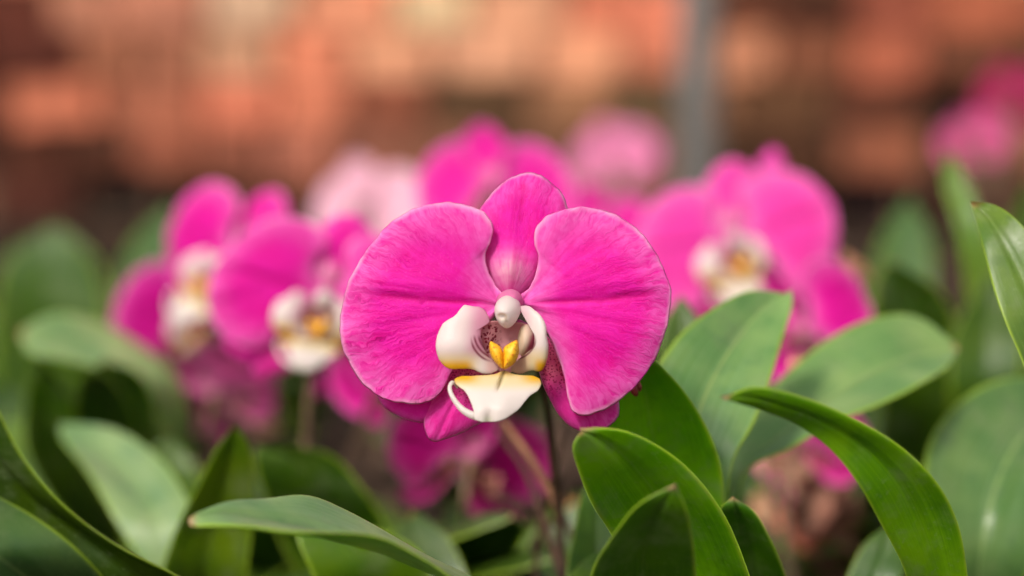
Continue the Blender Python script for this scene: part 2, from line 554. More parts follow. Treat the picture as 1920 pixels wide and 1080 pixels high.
def tube_mesh(name, pts, radii, seg=14, n=40, cap=True):
    pts = resample(catmull([tuple(p) for p in pts], 0), n)
    rr = np.interp(np.linspace(0, 1, n), np.linspace(0, 1, len(radii)), radii)
    tan = np.gradient(pts, axis=0)
    tan /= np.linalg.norm(tan, axis=1)[:, None] + 1e-12
    ref = np.array((0.31, 0.9, 0.2))
    verts, faces = [], []
    nrm = np.cross(tan[0], ref); nrm /= np.linalg.norm(nrm)
    for i in range(n):
        nrm = nrm - tan[i] * nrm.dot(tan[i]); nrm /= np.linalg.norm(nrm)
        bi = np.cross(tan[i], nrm)
        for k in range(seg):
            a = 2 * math.pi * k / seg
            verts.append(pts[i] + rr[i] * (math.cos(a) * nrm + math.sin(a) * bi))
    for i in range(n - 1):
        for k in range(seg):
            j = (k + 1) % seg
            faces.append((i * seg + k, i * seg + j, (i + 1) * seg + j, (i + 1) * seg + k))
    if cap:
        faces.append(list(range(seg - 1, -1, -1)))
        faces.append([(n - 1) * seg + k for k in range(seg)])
    return make_mesh(name, verts, faces)


def build_post():
    d = 2.2
    g = ground_at(1305, d)
    g = Vector((g.x, g.y, 0))
    root = tag(link('steel_post', None), 'plain grey steel post standing in front of the brick wall', 'post')
    root.location = g
    link('pipe', tube_mesh('pipe', [(0, 0, -.02), (0, 0, .2), (0, 0, .5), (0, 0, .9)], [.0182] * 4, 28, 12), M_STEEL, root)
    link('ground_sleeve', tube_mesh('ground_sleeve', [(0, 0, -.02), (0, 0, .02), (0, 0, .05)], [.025, .025, .023], 28, 8), M_STEEL, root)
    link('end_cap', tube_mesh('end_cap', [(0, 0, .892), (0, 0, .905), (0, 0, .912)], [.0200, .0200, .013], 28, 8), M_STEEL, root)


build_ground()
build_wall()
build_post()

# ------------------------------------------------------------------ flower parts (drawn in photo pixels of the sharp flower, 0.1456 mm each)
PX = FOCUS * S / 1920
OX, OY = 950.0, 575.0           # where the tepals meet


def lerp3(a, b, f):
    f = np.clip(f, 0, 1)[:, None]
    return a * (1 - f) + b * f


def sstep(x, a, b):
    t = np.clip((x - a) / (b - a), 0, 1)
    return t * t * (3 - 2 * t)


def patch(name, outline, center, disp, colour, base=None, thick=4.0, rings=36, segs=180, power=.75):
    """a curved petal-like sheet with real thickness: closed outline, height towards the viewer from disp(x, y, r)"""
    o = resample(catmull(outline, 0, True), segs, True)
    c = np.array(center, float)
    ph_ = np.arange(segs) / segs * 2 * math.pi
    wav = sum(a * np.sin(ph_ * k + p) for a, k, p in ((.0016, 9, 1.0), (.0014, 17, 2.2), (.0011, 31, .4), (.0008, 47, 3.1)))
    o = c + (o - c) * (1 + wav * 2.2)[:, None]
    rs = (np.arange(1, rings + 1) / rings) ** power
    xy = [c[None, :]]
    rr = [np.zeros(1)]
    for r in rs:
        xy.append(c + (o - c) * r)
        rr.append(np.full(segs, r))
    xy = np.vstack(xy); rr = np.concatenate(rr)
    h = disp(xy[:, 0], xy[:, 1], rr)
    th = thick * np.sqrt(np.clip(1 - rr ** 10, 0, 1))
    nfront = len(xy)
    keep = nfront - segs                 # back sheet shares the outer ring
    front = np.stack([(xy[:, 0] - OX) * PX, -(h + th * .5) * PX, -(xy[:, 1] - OY) * PX], 1)
    back = np.stack([(xy[:keep, 0] - OX) * PX, -(h[:keep] - th[:keep] * .5) * PX, -(xy[:keep, 1] - OY) * PX], 1)
    verts = np.vstack([front, back])
    faces = []
    for k in range(segs):
        j = (k + 1) % segs
        faces.append((0, 1 + j, 1 + k))
        faces.append((nfront, nfront + 1 + k, nfront + 1 + j))
    for i in range(rings - 1):
        a0, b0 = 1 + i * segs, 1 + (i + 1) * segs
        a1 = nfront + a0
        b1 = nfront + b0 if i < rings - 2 else b0
        for k in range(segs):
            j = (k + 1) % segs
            faces.append((a0 + k, a0 + j, b0 + j, b0 + k))
            faces.append((a1 + k, b1 + k, b1 + j, a1 + j))
    base = np.array(base if base is not None else center, float)
    v = xy - base
    ax = c - base
    ang0 = math.atan2(-ax[1], ax[0]) if np.linalg.norm(ax) > 1 else 0
    ang = (np.arctan2(-v[:, 1], v[:, 0]) - ang0 + math.pi) % (2 * math.pi) - math.pi
    uv = np.stack([np.linalg.norm(v, axis=1) / 300, ang], 1)
    col = colour(xy[:, 0], xy[:, 1], rr)
    if col.shape[1] == 3:
        col = np.hstack([col, np.ones((len(col), 1))])
    uv = np.vstack([uv, uv[:keep]]); col = np.vstack([col, col[:keep]]); ed = np.concatenate([rr, rr[:keep]])
    return make_mesh(name, verts, faces, uv, col, ed)


MAG = np.array((0.81, 0.002, 0.32))
MAG_L = np.array((0.86, 0.030, 0.44))
MAG_D = np.array((0.66, 0.001, 0.20))


def petal_colour(base, sgn):
    def f(x, y, r):
        dx, dy = (x - base[0]) * sgn, y - base[1]
        mid = np.exp(-((dy + 3 + 17 * (dx / 240) ** 2) / (3 + dx * .012)) ** 2) * sstep(dx, 15, 60) * (1 - sstep(dx, 190, 285))
        c = lerp3(np.tile(MAG, (len(x), 1)), MAG_L, sstep(r, .5, 1.0) * .8)
        c = lerp3(c, MAG_L, (1 - sstep(np.hypot(dx, dy), 10, 75)) * .5)
        return lerp3(c, MAG_D, mid * .9)
    return f


def petal_disp(base, sgn, off):
    def f(x, y, r):
        dx, dy = (x - base[0]) * sgn, y - base[1]
        dist = np.hypot(dx, dy)
        ang = np.arctan2(-dy, dx)
        groove = np.exp(-((dy + 3 + 17 * (dx / 240) ** 2) / (5 + dx * .02)) ** 2) * sstep(dx, 10, 50) * (1 - sstep(dx, 190, 290))
        swell = 13 * np.sin(np.clip(dist / 330, 0, 1) * math.pi)
        flank = 9 * np.exp(-((dy + 45) / 40) ** 2) * sstep(dx, 10, 120) + 5 * np.exp(-((dy - 45) / 45) ** 2) * sstep(dx, 10, 120)
        fold2 = .55 * sum(a * np.exp(-((dy - m * dx - c) / wq) ** 2) * sstep(dx, q0, q0 + 60) * (1 - sstep(dx, 220, 300))
                    for a, m, c, wq, q0 in ((-2.2, -.16, -2, 5, 60), (-1.6, -.30, 0, 5, 90), (-1.6, .16, 4, 5, 70), (-1.4, .42, 6, 6, 60), (-1.3, -.62, 0, 6, 60)))
        ripple = (1.6 * np.sin(ang * 9 + 1.3 * sgn + dist * .013) + 1.0 * np.sin(ang * 21 + dist * .02)) * sstep(dist, 60, 220)
        return off + swell + flank - 4.5 * groove + fold2 + ripple - 7 * r ** 6 + 4.5 * np.sin(ang * 4.3 + sgn * .8) * r ** 3 + 2.2 * np.sin(ang * 11 + 2 * sgn) * r ** 6
    return f


def flower_meshes():
    F = {}
    # upper-left and upper-right petals
    bl, br = (938, 572), (975, 572)
    left = [(946, 560), (930, 536), (916, 508), (911, 478), (921, 450), (925, 428), (915, 406), (892, 390), (862, 382), (826, 381), (786, 388), (744, 410),
            (706, 446), (676, 487), (653, 532), (640, 578), (637, 620), (645, 660), (662, 697), (688, 728), (720, 748), (757, 758), (792, 757), (818, 746), (836, 722), (852, 690), (884, 640), (930, 592)]
    right = [(972, 562), (994, 538), (1005, 510), (1008, 480), (1002, 455), (1005, 428), (1022, 408), (1048, 396), (1082, 390), (1122, 392), (1158, 404),
             (1196, 432), (1226, 468), (1247, 512), (1258, 552), (1254, 598), (1242, 640), (1222, 686), (1190, 727), (1156, 755), (1124, 774), (1096, 780), (1076, 774), (1066, 754), (1060, 722), (1050, 684), (1034, 640), (1008, 598)]
    F['petal_l'] = patch('petal', left, (790, 575), petal_disp(bl, -1, 0), petal_colour(bl, -1), bl, rings=44, segs=260)
    F['petal_r'] = patch('petal', right, (1128, 580), petal_disp(br, 1, 0), petal_colour(br, 1), br, rings=44, segs=260)

    # dorsal sepal
    def dcol(x, y, r):
        c = lerp3(np.tile(MAG, (len(x), 1)), MAG_L, sstep(r, .45, 1) * .5)
        belly = np.exp(-((x - 955) / 32) ** 2 - ((y - 508) / 30) ** 2)
        c = lerp3(c, np.array((0.86, 0.12, 0.52)), belly * .6)
        return lerp3(c, MAG_D, np.exp(-((x - 972 + (y - 430) * .12) / 5) ** 2) * .5 * sstep(r, .1, .3) * (1 - sstep(r, .8, .95)))

    def ddisp(x, y, r):
        belly = 16 * np.exp(-((x - 955) / 40) ** 2 - ((y - 505) / 40) ** 2)
        return -24 + belly + 12 * (1 - r ** 2) - 16 * r ** 8 + 1.4 * np.sin(x * .12) - np.abs(y - 560) * .03
    dors = [(992, 320), (1014, 325), (1036, 340), (1056, 362), (1066, 390), (1062, 430), (1040, 470), (1018, 510), (1000, 545), (972, 568), (940, 566), (922, 540),
            (908, 505), (900, 460), (896, 425), (898, 392), (914, 368), (938, 343), (964, 326)]
    F['dorsal'] = patch('dorsal_sepal', dors, (975, 440), ddisp, dcol, (955, 565), rings=36, segs=180)

    # lateral sepals (below, behind the petals)
    def scol(cx, cy, rad):
        def f(x, y, r):
            d = np.hypot(x - cx, y - cy)
            c = lerp3(np.tile(np.array((0.66, 0.020, 0.18)), (len(x), 1)), np.array((0.80, 0.008, 0.32)), sstep(d, rad * .35, rad))
            c = lerp3(c, MAG_L, sstep(r, .6, 1) * .35)
            a = sstep(d, rad * .55, rad * 1.1)
            return np.hstack([c, a[:, None]])
        return f

    def sdisp(off):
        return lambda x, y, r: off + 12 * (1 - r ** 2) - 8 * r ** 8 - 4 * np.exp(-((x - 850 + (y - 760) * .5) / 6) ** 2)
    sl = [(935, 610), (905, 640), (868, 668), (836, 700), (812, 735), (797, 768), (793, 796), (800, 820), (812, 830), (838, 824), (866, 813), (890, 801), (910, 788), (930, 740), (948, 680), (955, 620)]
    F['sepal_l'] = patch('lateral_sepal', sl, (865, 745), sdisp(-26), scol(905, 670, 110), (945, 615), rings=26, segs=140)
    sl2 = [(800, 700), (760, 715), (720, 730), (706, 742), (716, 762), (738, 778), (766, 790), (792, 794), (812, 786), (840, 760), (850, 720)]
    F['fold_l'] = patch('sepal_fold', sl2, (778, 755), sdisp(-36), lambda x, y, r: lerp3(np.tile(MAG, (len(x), 1)), MAG_L, sstep(r, .5, 1) * .4), (860, 690), rings=20, segs=120)
    sr = [(970, 600), (1000, 612), (1030, 634), (1050, 670), (1068, 705), (1090, 730), (1130, 742), (1158, 748), (1163, 768), (1156, 790), (1132, 808), (1100, 813), (1074, 804),
          (1050, 782), (1032, 752), (1018, 722), (1008, 690), (985, 640)]
    F['sepal_r'] = patch('lateral_sepal', sr, (1055, 735), sdisp(-28), scol(1028, 660, 92), (975, 610), rings=26, segs=150)

    # ---- lip; Z(...) reads the enlarged view of the centre
    Z = lambda pts: [(780 + a / 3.6, 520 + b / 3.6) for a, b in pts]
    zx = lambda x: (x - 780) * 3.6
    zy = lambda y: (y - 520) * 3.6
    WHT, YEL = np.array((0.87, 0.79, 0.745)), np.array((0.84, 0.50, 0.02))
    PNK, PUR = np.array((0.74, 0.30, 0.47)), np.array((0.24, 0.015, 0.05))
    CRM = np.array((0.84, 0.72, 0.42))

    def lobe_l_col(x, y, r):
        X, Y = zx(x), zy(y)
        c = np.tile(WHT, (len(x), 1))
        c = lerp3(c, PNK, sstep(X + (Y - 420) * .1, 300, 440) * (1 - sstep(Y, 470, 580)) * .85)
        c = lerp3(c, np.array((0.70, 0.33, 0.30)), sstep(X, 430, 520) * sstep(Y, 430, 520) * .6)
        c = lerp3(c, CRM, sstep(Y, 490, 575) * (1 - sstep(X, 330, 470)))
        c = lerp3(c, YEL, sstep(Y, 545, 605) * (1 - sstep(X, 330, 420)))
        q = np.hypot((X - 560) * 1.0, (Y - 380) * .95)
        ph = (q - 108) / 28
        stripe = np.exp(-((ph - np.round(ph)) / .30) ** 2) * (ph > -.4) * (ph < 3.4)
        m = sstep(Y, 385, 430) * (1 - sstep(Y, 550, 585)) * sstep(X, 365, 390)
        return lerp3(c, PUR, stripe * m * .9)

    def lobe_l_disp(x, y, r):
        X, Y = zx(x), zy(y)
        inner = sstep(X, 300, 600)
        return 44 + 32 * np.exp(-((X - 265) / 200) ** 2 - ((Y - 400) / 250) ** 2) - 4 * r ** 8 + 1.5 * np.sin(Y * .03) + (Y - 420) * .055
    ll = Z([(470, 236), (440, 210), (390, 202), (330, 195), (300, 225), (268, 266), (225, 292), (188, 322), (160, 372), (142, 440), (146, 510), (164, 562), (205, 608), (255, 624), (320, 622),
            (390, 626), (450, 652), (520, 650), (560, 620), (530, 575), (485, 528), (452, 450), (440, 395), (452, 345), (500, 310), (500, 290)])
    F['lobe_l'] = patch('side_lobe', ll, Z([(300, 430)])[0], lobe_l_disp, lobe_l_col, rings=44, segs=220, thick=3.2)

    def lobe_r_col(x, y, r):
        X, Y = zx(x), zy(y)
        c = np.tile(WHT, (len(x), 1))
        c = lerp3(c, PNK, (1 - sstep(X, 735, 800)) * (1 - sstep(Y, 300, 420)) * .35)
        c = lerp3(c, CRM, sstep(Y, 450, 560) * .9)
        c = lerp3(c, YEL, sstep(Y, 535, 600) * sstep(X, 780, 830))
        c = lerp3(c, np.array((0.62, 0.26, 0.22)), (1 - sstep(X, 700, 790)) * sstep(Y, 480, 540) * .6)
        q = np.hypot(X - 650, Y - 400)
        ph = (q - 108) / 26
        stripe = np.exp(-((ph - np.round(ph)) / .30) ** 2) * (ph > -.4) * (ph < 2.3)
        m = sstep(Y, 395, 440) * (1 - sstep(Y, 550, 590)) * (1 - sstep(X, 800, 812))
        return lerp3(c, PUR, stripe * m * .9)

    def lobe_r_disp(x, y, r):
        X, Y = zx(x), zy(y)
        inner = 1 - sstep(X, 660, 810)
        return 44 + 32 * np.exp(-((X - 850) / 105) ** 2 - ((Y - 420) / 280) ** 2) - 5 * r ** 8
    lr = Z([(694, 208), (725, 198), (765, 204), (805, 235), (845, 275), (874, 335), (879, 400), (891, 470), (884, 545), (868, 600), (836, 640), (790, 632), (750, 640), (700, 655), (640, 630),
            (650, 590), (710, 570), (752, 535), (782, 490), (798, 430), (792, 385), (765, 330), (735, 280), (710, 240)])
    F['lobe_r'] = patch('side_lobe', lr, Z([(828, 450)])[0], lobe_r_disp, lobe_r_col, rings=44, segs=220, thick=3.2)

    # inner fold of the right side lobe
    def ifold_col(x, y, r):
        X, Y = zx(x), zy(y)
        c = lerp3(np.tile(np.array((0.80, 0.62, 0.50)), (len(x), 1)), np.array((0.50, 0.12, 0.17)), sstep(X - (460 - Y) * .45, 740, 775))
        q = np.abs(((X + Y * .35) / 40) % 1 - .5)
        return lerp3(c, CRM, (1 - sstep(X, 700, 760)) * .4)
    F['fold_r'] = patch('inner_fold', Z([(690, 395), (705, 345), (750, 320), (790, 350), (800, 420), (785, 490), (750, 530), (710, 535), (690, 500), (684, 440)]), Z([(740, 430)])[0],
                        lambda x, y, r: 34 + 20 * (1 - r ** 2), ifold_col, rings=20, segs=90, thick=4)

    # throat behind the callus
    def throat_col(x, y, r):
        X, Y = zx(x), zy(y)
        c = lerp3(np.tile(np.array((0.66, 0.27, 0.32)), (len(x), 1)), np.array((0.72, 0.36, 0.38)), sstep(X, 440, 560))
        a = np.clip(sstep(X, 540, 590) + (1 - sstep(Y, 300, 330)), 0, 1)
        return np.hstack([c, a[:, None]])
    F['throat'] = patch('throat', Z([(425, 400), (445, 330), (520, 300), (620, 310), (710, 310), (770, 340), (800, 430), (770, 540), (690, 620), (600, 650), (500, 610), (440, 520)]), Z([(600, 460)])[0],
                        lambda x, y, r: 12 + 26 * r ** 2 + 10 * np.exp(-((zx(x) - 500) / 60) ** 2 - ((zy(y) - 400) / 70) ** 2), throat_col, rings=26, segs=110, thick=4)

    # callus: two fleshy yellow horns
    cw = lambda x, y, r: np.tile(YEL, (len(x), 1))
    F['callus_l'] = patch('callus', Z([(504, 438), (540, 452), (572, 476), (590, 520), (593, 570), (588, 622), (548, 592), (515, 550), (499, 505), (496, 465)]), Z([(545, 520)])[0],
                          lambda x, y, r: 70 + 22 * np.sqrt(np.clip(1 - r ** 2, 0, 1)), cw, rings=20, segs=80, thick=10)
    F['callus_r'] = patch('callus', Z([(592, 482), (630, 452), (682, 430), (694, 470), (692, 530), (668, 580), (630, 612), (594, 624), (588, 580), (588, 520)]), Z([(640, 525)])[0],
                          lambda x, y, r: 70 + 24 * np.sqrt(np.clip(1 - r ** 2, 0, 1)), cw, rings=20, segs=80, thick=10)

    # midlobe
    def mid_col(x, y, r):
        X, Y = zx(x), zy(y)
        c = np.tile(WHT, (len(x), 1))
        side = np.abs(X - 570) / 270
        c = lerp3(c, CRM, (1 - sstep(Y + 0 * X, 700, 790)) * .9)
        c = lerp3(c, YEL, (1 - sstep(Y, 680, 745)) * sstep(side, .35, .85))
        c = lerp3(c, YEL, (1 - sstep(Y, 650, 690)) * .5)
        c = lerp3(c, np.array((0.62, 0.62, 0.42)), np.exp(-((X - 490) / 30) ** 2 - ((Y - 955) / 22) ** 2) * .6)
        crease = np.exp(-((X - 592 + (Y - 650) * .36) / (7 + 0 * X)) ** 2) * (1 - sstep(Y, 730, 785))
        return lerp3(c, np.array((0.22, 0.15, 0.05)), crease * .8)

    def mid_disp(x, y, r):
        X, Y = zx(x), zy(y)
        down = np.clip((Y - 640) / 330, 0, 1)
        bul = 16 * np.exp(-((X - 430) / 75) ** 2 - ((Y - 870) / 75) ** 2) + 18 * np.exp(-((X - 580) / 90) ** 2 - ((Y - 860) / 80) ** 2)
        crease = 9 * np.exp(-((X - 592 + (Y - 650) * .36) / 16) ** 2) * (1 - sstep(Y, 700, 800))
        return 66 + 58 * down + 5 * (1 - r ** 3) + bul * .6 - crease - 7 * np.exp(-((X - 497) / 26) ** 2) * sstep(Y, 860, 960)
    mid = Z([(268, 692), (300, 672), (370, 668), (450, 664), (530, 656), (598, 634), (660, 655), (730, 664), (800, 670), (834, 690), (842, 722), (820, 762), (770, 798), (735, 835), (700, 878), (650, 920),
             (580, 958), (500, 970), (440, 966), (400, 948), (396, 905), (382, 858), (360, 805), (330, 765), (292, 738), (272, 715)])
    F['mid'] = patch('midlobe', mid, Z([(560, 780)])[0], mid_disp, mid_col, rings=40, segs=220, thick=3.5)

    # tendril of the midlobe
    def loc(X, Y, h):
        x, y = 780 + X / 3.6, 520 + Y / 3.6
        return ((x - OX) * PX, -h * PX, -(y - OY) * PX)
    me = tube_mesh('tendril', [loc(480, 930, 112), loc(415, 934, 114), loc(340, 902, 110), loc(285, 850, 104), loc(248, 790, 98), loc(236, 745, 90), loc(250, 712, 80), loc(268, 722, 66), loc(285, 748, 56)],
                   np.array([6, 7.5, 6.5, 5, 4.4, 3.8, 3.2, 1.8]) * PX, 12, 60)
    n = len(me.vertices)
    zc = np.array([v.co.z for v in me.vertices])
    f = sstep(-zc / PX, 60, 150)
    ca = me.color_attributes.new('col', 'FLOAT_COLOR', 'POINT')
    ca.data.foreach_set('color', np.hstack([lerp3(np.tile(np.array((0.80, 0.56, 0.10)), (n, 1)), WHT, f), np.ones((n, 1))]).astype(np.float32).ravel())
    F['tendril'] = me

    # column with anther cap: a rounded club leaning out over the throat
    verts, faces, cols = [], [], []
    nu, nv = 40, 48
    for i in range(nu + 1):
        th = math.pi * i / nu
        for k in range(nv):
            ph = 2 * math.pi * k / nv
            sx, sy, sz = math.sin(th) * math.cos(ph), math.cos(th), math.sin(th) * math.sin(ph)   # sy = towards viewer
            rx, rz, ry = 23.5 + 1.0 * sz, 25, 46
            x = 945 + sx * rx + (1 - sy) * 7
            y = 591 - sz * rz - (1 - sy) * 9
            if sz < -.2 and sy > -.3:
                y += 11 * (-.2 - sz) * (1.1 - .45 * abs(sx))        # chin
            h = 46 + sy * ry
            dent = math.exp(-((sx + .18) / .30) ** 2 - ((sz + .22) / .17) ** 2) * max(sy, 0)
            h -= 11 * dent
            slit = math.exp(-((sx - .15) / .14) ** 2 - ((sz + .62) / .2) ** 2) * max(sy, 0)
            h -= 8 * slit
            verts.append(((x - OX) * PX, -h * PX, -(y - OY) * PX))
            c = WHT * (1 - .0 * dent)
            pk = max(0, min(1, (-.05 - sy) / .6))
            c = c * (1 - pk) + np.array((0.80, 0.30, 0.52)) * pk
            ring = math.exp(-((math.hypot((sx + .18) / .32, (sz + .22) / .2) - 1) / .35) ** 2) * max(sy, 0) * .55
            c = c * (1 - ring) + np.array((0.62, 0.42, 0.22)) * ring
            seam = math.exp(-((sz - .02 - .25 * sx * sx) / .045) ** 2) * max(sy, 0) * .35 * (sx < .7)
            c = c * (1 - seam) + np.array((0.70, 0.42, 0.45)) * seam
            cols.append((*c, 1))
    for i in range(nu):
        for k in range(nv):
            j = (k + 1) % nv
            faces.append((i * nv + k, i * nv + j, (i + 1) * nv + j, (i + 1) * nv + k))
    F['column'] = make_mesh('column', verts, faces, None, cols)

    # receptacle: the pale pink boss the column grows from, tapering back into the flower stalk
    me = tube_mesh('flower', [(0.0012, -.0075, .0008), (0.0012, -.004, .0012), (0.0008, .000, .0008), (0.0005, .004, 0), (0.0004, .010, -.001), (0.0004, .017, -.003)],
                   np.array([9, 24, 27, 22, 13, 10]) * PX, 20, 36)
    n = len(me.vertices)
    yc = np.array([v.co.y for v in me.vertices])
    ca = me.color_attributes.new('col', 'FLOAT_COLOR', 'POINT')
    ca.data.foreach_set('color', np.hstack([lerp3(np.tile(np.array((0.82, 0.26, 0.50)), (n, 1)), np.array((0.30, 0.20, 0.10)), sstep(yc, .002, .012)), np.ones((n, 1))]).astype(np.float32).ravel())
    F['flower'] = me
    for k, me in F.items():
        me.materials.append(M_CALLUS if k.startswith('callus') else M_PETAL if k in ('petal_l', 'petal_r', 'dorsal', 'sepal_l', 'sepal_r', 'fold_l') else M_LIP)
    return F


FM = flower_meshes()
CAMROT = Matrix((RIGHT, FWD, UP)).transposed()      # columns: flower x, y (away), z


def flower(plant, px, py, d, s=1.0, yaw=0, pitch=0, roll=0, tint=(1, 1, 1, 1), label=None, parts=None):
    """one open flower; px, py is where its column meets the petals"""
    fo = link('flower', FM['flower'], None, plant)
    rot = CAMROT @ Matrix.Rotation(R(yaw), 3, 'Z') @ Matrix.Rotation(R(pitch), 3, 'X') @ Matrix.Rotation(R(roll), 3, 'Y')
    fo.location = P(px, py, d) - plant.location
    fo.rotation_euler = rot.to_euler()
    fo.scale = (s, s, s)
    if label:
        fo['label'] = label
    for k, nm in (('petal_l', 'petal'), ('petal_r', 'petal'), ('dorsal', 'dorsal_sepal'), ('sepal_l', 'lateral_sepal'), ('sepal_r', 'lateral_sepal'), ('fold_l', 'sepal_fold'),
                  ('throat', 'throat'), ('lobe_l', 'side_lobe'), ('lobe_r', 'side_lobe'), ('fold_r', 'inner_fold'), ('callus_l', 'callus'), ('callus_r', 'callus'),
                  ('mid', 'midlobe'), ('tendril', 'tendril'), ('column', 'column')):
        o = link(nm, FM[k], None, fo, tint)
        if k not in ('throat', 'lobe_l', 'lobe_r', 'fold_r', 'callus_l', 'callus_r', 'mid', 'tendril', 'column') and d > .7:
            o.rotation_euler = (R(random.uniform(-5, 5)), R(random.uniform(-4, 4)), R(random.uniform(-6, 6)))
    fo['attach'] = tuple(P(px, py, d) + rot @ Vector((0.0004, .017, -.003)) * s)
    return fo


def stem(plant, fo, via=(), r0=.0024, r1=.0013, color=(1, 1, 1, 1), base_off=(0, 0)):
    """flower stalk from the crown of the plant to the back of a flower"""
    b = Vector((base_off[0], base_off[1], .01))
    a = Vector(fo['attach']) - plant.location
    pts = [b] + [P(*q) - plant.location for q in via]
    if not via:
        m = b.lerp(a, .55); m.y += .01
        pts.append(m)
    back = (a - (fo.location)).normalized()
    pts += [a + back * .008 - Vector((0, 0, .004)), a]
    del fo['attach']
    return link('stem', tube_mesh('stem', pts, [r0, (r0 + r1) / 2, r1, r1], 12, 50), M_STEM, plant, color)


def bud(plant, px, py, d, length, wid, tilt=0, tint=(1, 1, 1, 1)):
    verts, faces, uvs, cols, ed = [], [], [], [], []
    nu, nv = 20, 24
    for i in range(nu + 1):
        t = i / nu
        rad = math.sin(math.pi * t ** .85) ** .8 * wid / 2
        for k in range(nv):
            a = 2 * math.pi * k / nv
            rr = rad * (1 - .06 * abs(math.cos(a * 1.5)) ** 6)
            verts.append((rr * math.cos(a), rr * math.sin(a), (t - .5) * length))
            uvs.append((t, math.sin(a)))
            cols.append((*(MAG * .3 + MAG_L * .7), 1)); ed.append(0)
    for i in range(nu):
        for k in range(nv):
            j = (k + 1) % nv
            faces.append((i * nv + k, i * nv + j, (i + 1) * nv + j, (i + 1) * nv + k))
    o = link('bud', make_mesh('bud', verts, faces, uvs, cols, ed), M_PETAL, plant, tint)
    o.location = P(px, py, d) - plant.location
    o.rotation_euler = (R(15), R(tilt), 0)
    return o


def leaf(plant, st, fold=.12, tint=1.0, thick=.0016, base_shift=(0, 0), seed=0, curl=0.0, name='leaf', label=None, rib=.15):
    """a fleshy strap leaf between two edge lines; st runs from the crown to the tip"""
    rnd = random.Random(seed + len(st) * 31 + int(st[-1][0]))
    bx, by = base_shift
    b = plant.location + Vector((bx, by, .004))
    first = [(P(*q[0]), P(*q[1])) if len(q) == 2 else (P(*q), P(*q)) for q in st]
    side = (first[0][1] - first[0][0]).normalized() * .008
    Lp = [b - side] + [a for a, _ in first]
    Rp = [b + side] + [c for _, c in first]
    M, K = 72, 18
    # common parameter along the leaf so both edges stay paired
    mids = np.array([(a + c) / 2 for a, c in zip(Lp, Rp)])
    six = catmull(np.hstack([np.array(Lp), np.array(Rp)]), 0)
    midp = (six[:, :3] + six[:, 3:]) / 2
    seg = np.linalg.norm(np.diff(midp, axis=0), axis=1) + 1e-7
    cs = np.concatenate([[0], np.cumsum(seg)]); cs /= cs[-1]
    tt = np.linspace(0, 1, M)
    tt = 1 - (1 - tt) ** 1.25
    six = np.stack([np.interp(tt, cs, six[:, k]) for k in range(6)], 1)
    Lc, Rc = six[:, :3], six[:, 3:]
    mid = (Lc + Rc) / 2
    tan = np.gradient(mid, axis=0)
    sd_ = Rc - Lc
    wd = np.linalg.norm(sd_, axis=1)
    nrm = np.cross(sd_, tan)
    ln = np.linalg.norm(nrm, axis=1)
    for i in range(M):
        if ln[i] < 1e-9:
            nrm[i] = nrm[i - 1]
        else:
            nrm[i] /= ln[i]
    nrm[-1] = nrm[-2]
    # face the viewer
    view = np.array(CAM) - mid.mean(0)
    if (nrm @ view).mean() < 0:
        nrm = -nrm
    ss = np.sin(np.linspace(-math.pi / 2, math.pi / 2, K + 1))
    ph1, ph2 = rnd.uniform(0, 6), rnd.uniform(0, 6)
    vf, vb, uv = [], [], []
    for i in range(M):
        for s in ss:
            p = mid[i] + sd_[i] * .5 * s
            off = -fold * wd[i] * (1 - abs(s) ** 1.5)
            off += .0010 * math.sin(tt[i] * 11 + ph1) * s + .0008 * math.sin(tt[i] * 17 + ph2 + s * 2)
            off += .0011 * math.exp(-(s / .05) ** 2) * (-1 if fold > 0 else 1)
            th = thick * .5 * (max(0, 1 - abs(s) ** 6)) ** .5 * min(1, wd[i] / .006 + .15)
            vf.append(p + nrm[i] * (off + th)); vb.append(p + nrm[i] * (off - th)); uv.append((s, tt[i]))
    nV = len(vf)
    faces = []
    W = K + 1
    for i in range(M - 1):
        for k in range(K):
            a = i * W + k
            faces.append((a, a + 1, a + W + 1, a + W))
            faces.append((nV + a, nV + a + W, nV + a + W + 1, nV + a + 1))
    verts = np.array(vf + vb) - np.array(plant.location)
    # weld the two sheets along the edges
    faces += [(i * W, (i + 1) * W, nV + (i + 1) * W, nV + i * W) for i in range(M - 1)]
    faces += [(i * W + K, nV + i * W + K, nV + (i + 1) * W + K, (i + 1) * W + K) for i in range(M - 1)]
    tc = tint if isinstance(tint, (tuple, list)) else (tint, tint, tint)  # tint also holds the sky glare on the pale leaves
    o = link(name, make_mesh('leaf', verts, faces, uv + uv), M_LEAF, plant, (*tc, 1.15 - rib))
    if label:
        o['label'] = label
    return o


GROUP = 'orchid plants growing close together in the bed'


def plant(px, d, label, group=GROUP):
    g = ground_at(px, d)
    o = link('orchid_plant', None)
    o.location = (g.x, g.y, 0)
    return tag(o, label, 'orchid', group)


def E(lx, ly, ld, rx, ry, rd=None):
    return ((lx, ly, ld), (rx, ry, ld if rd is None else rd))


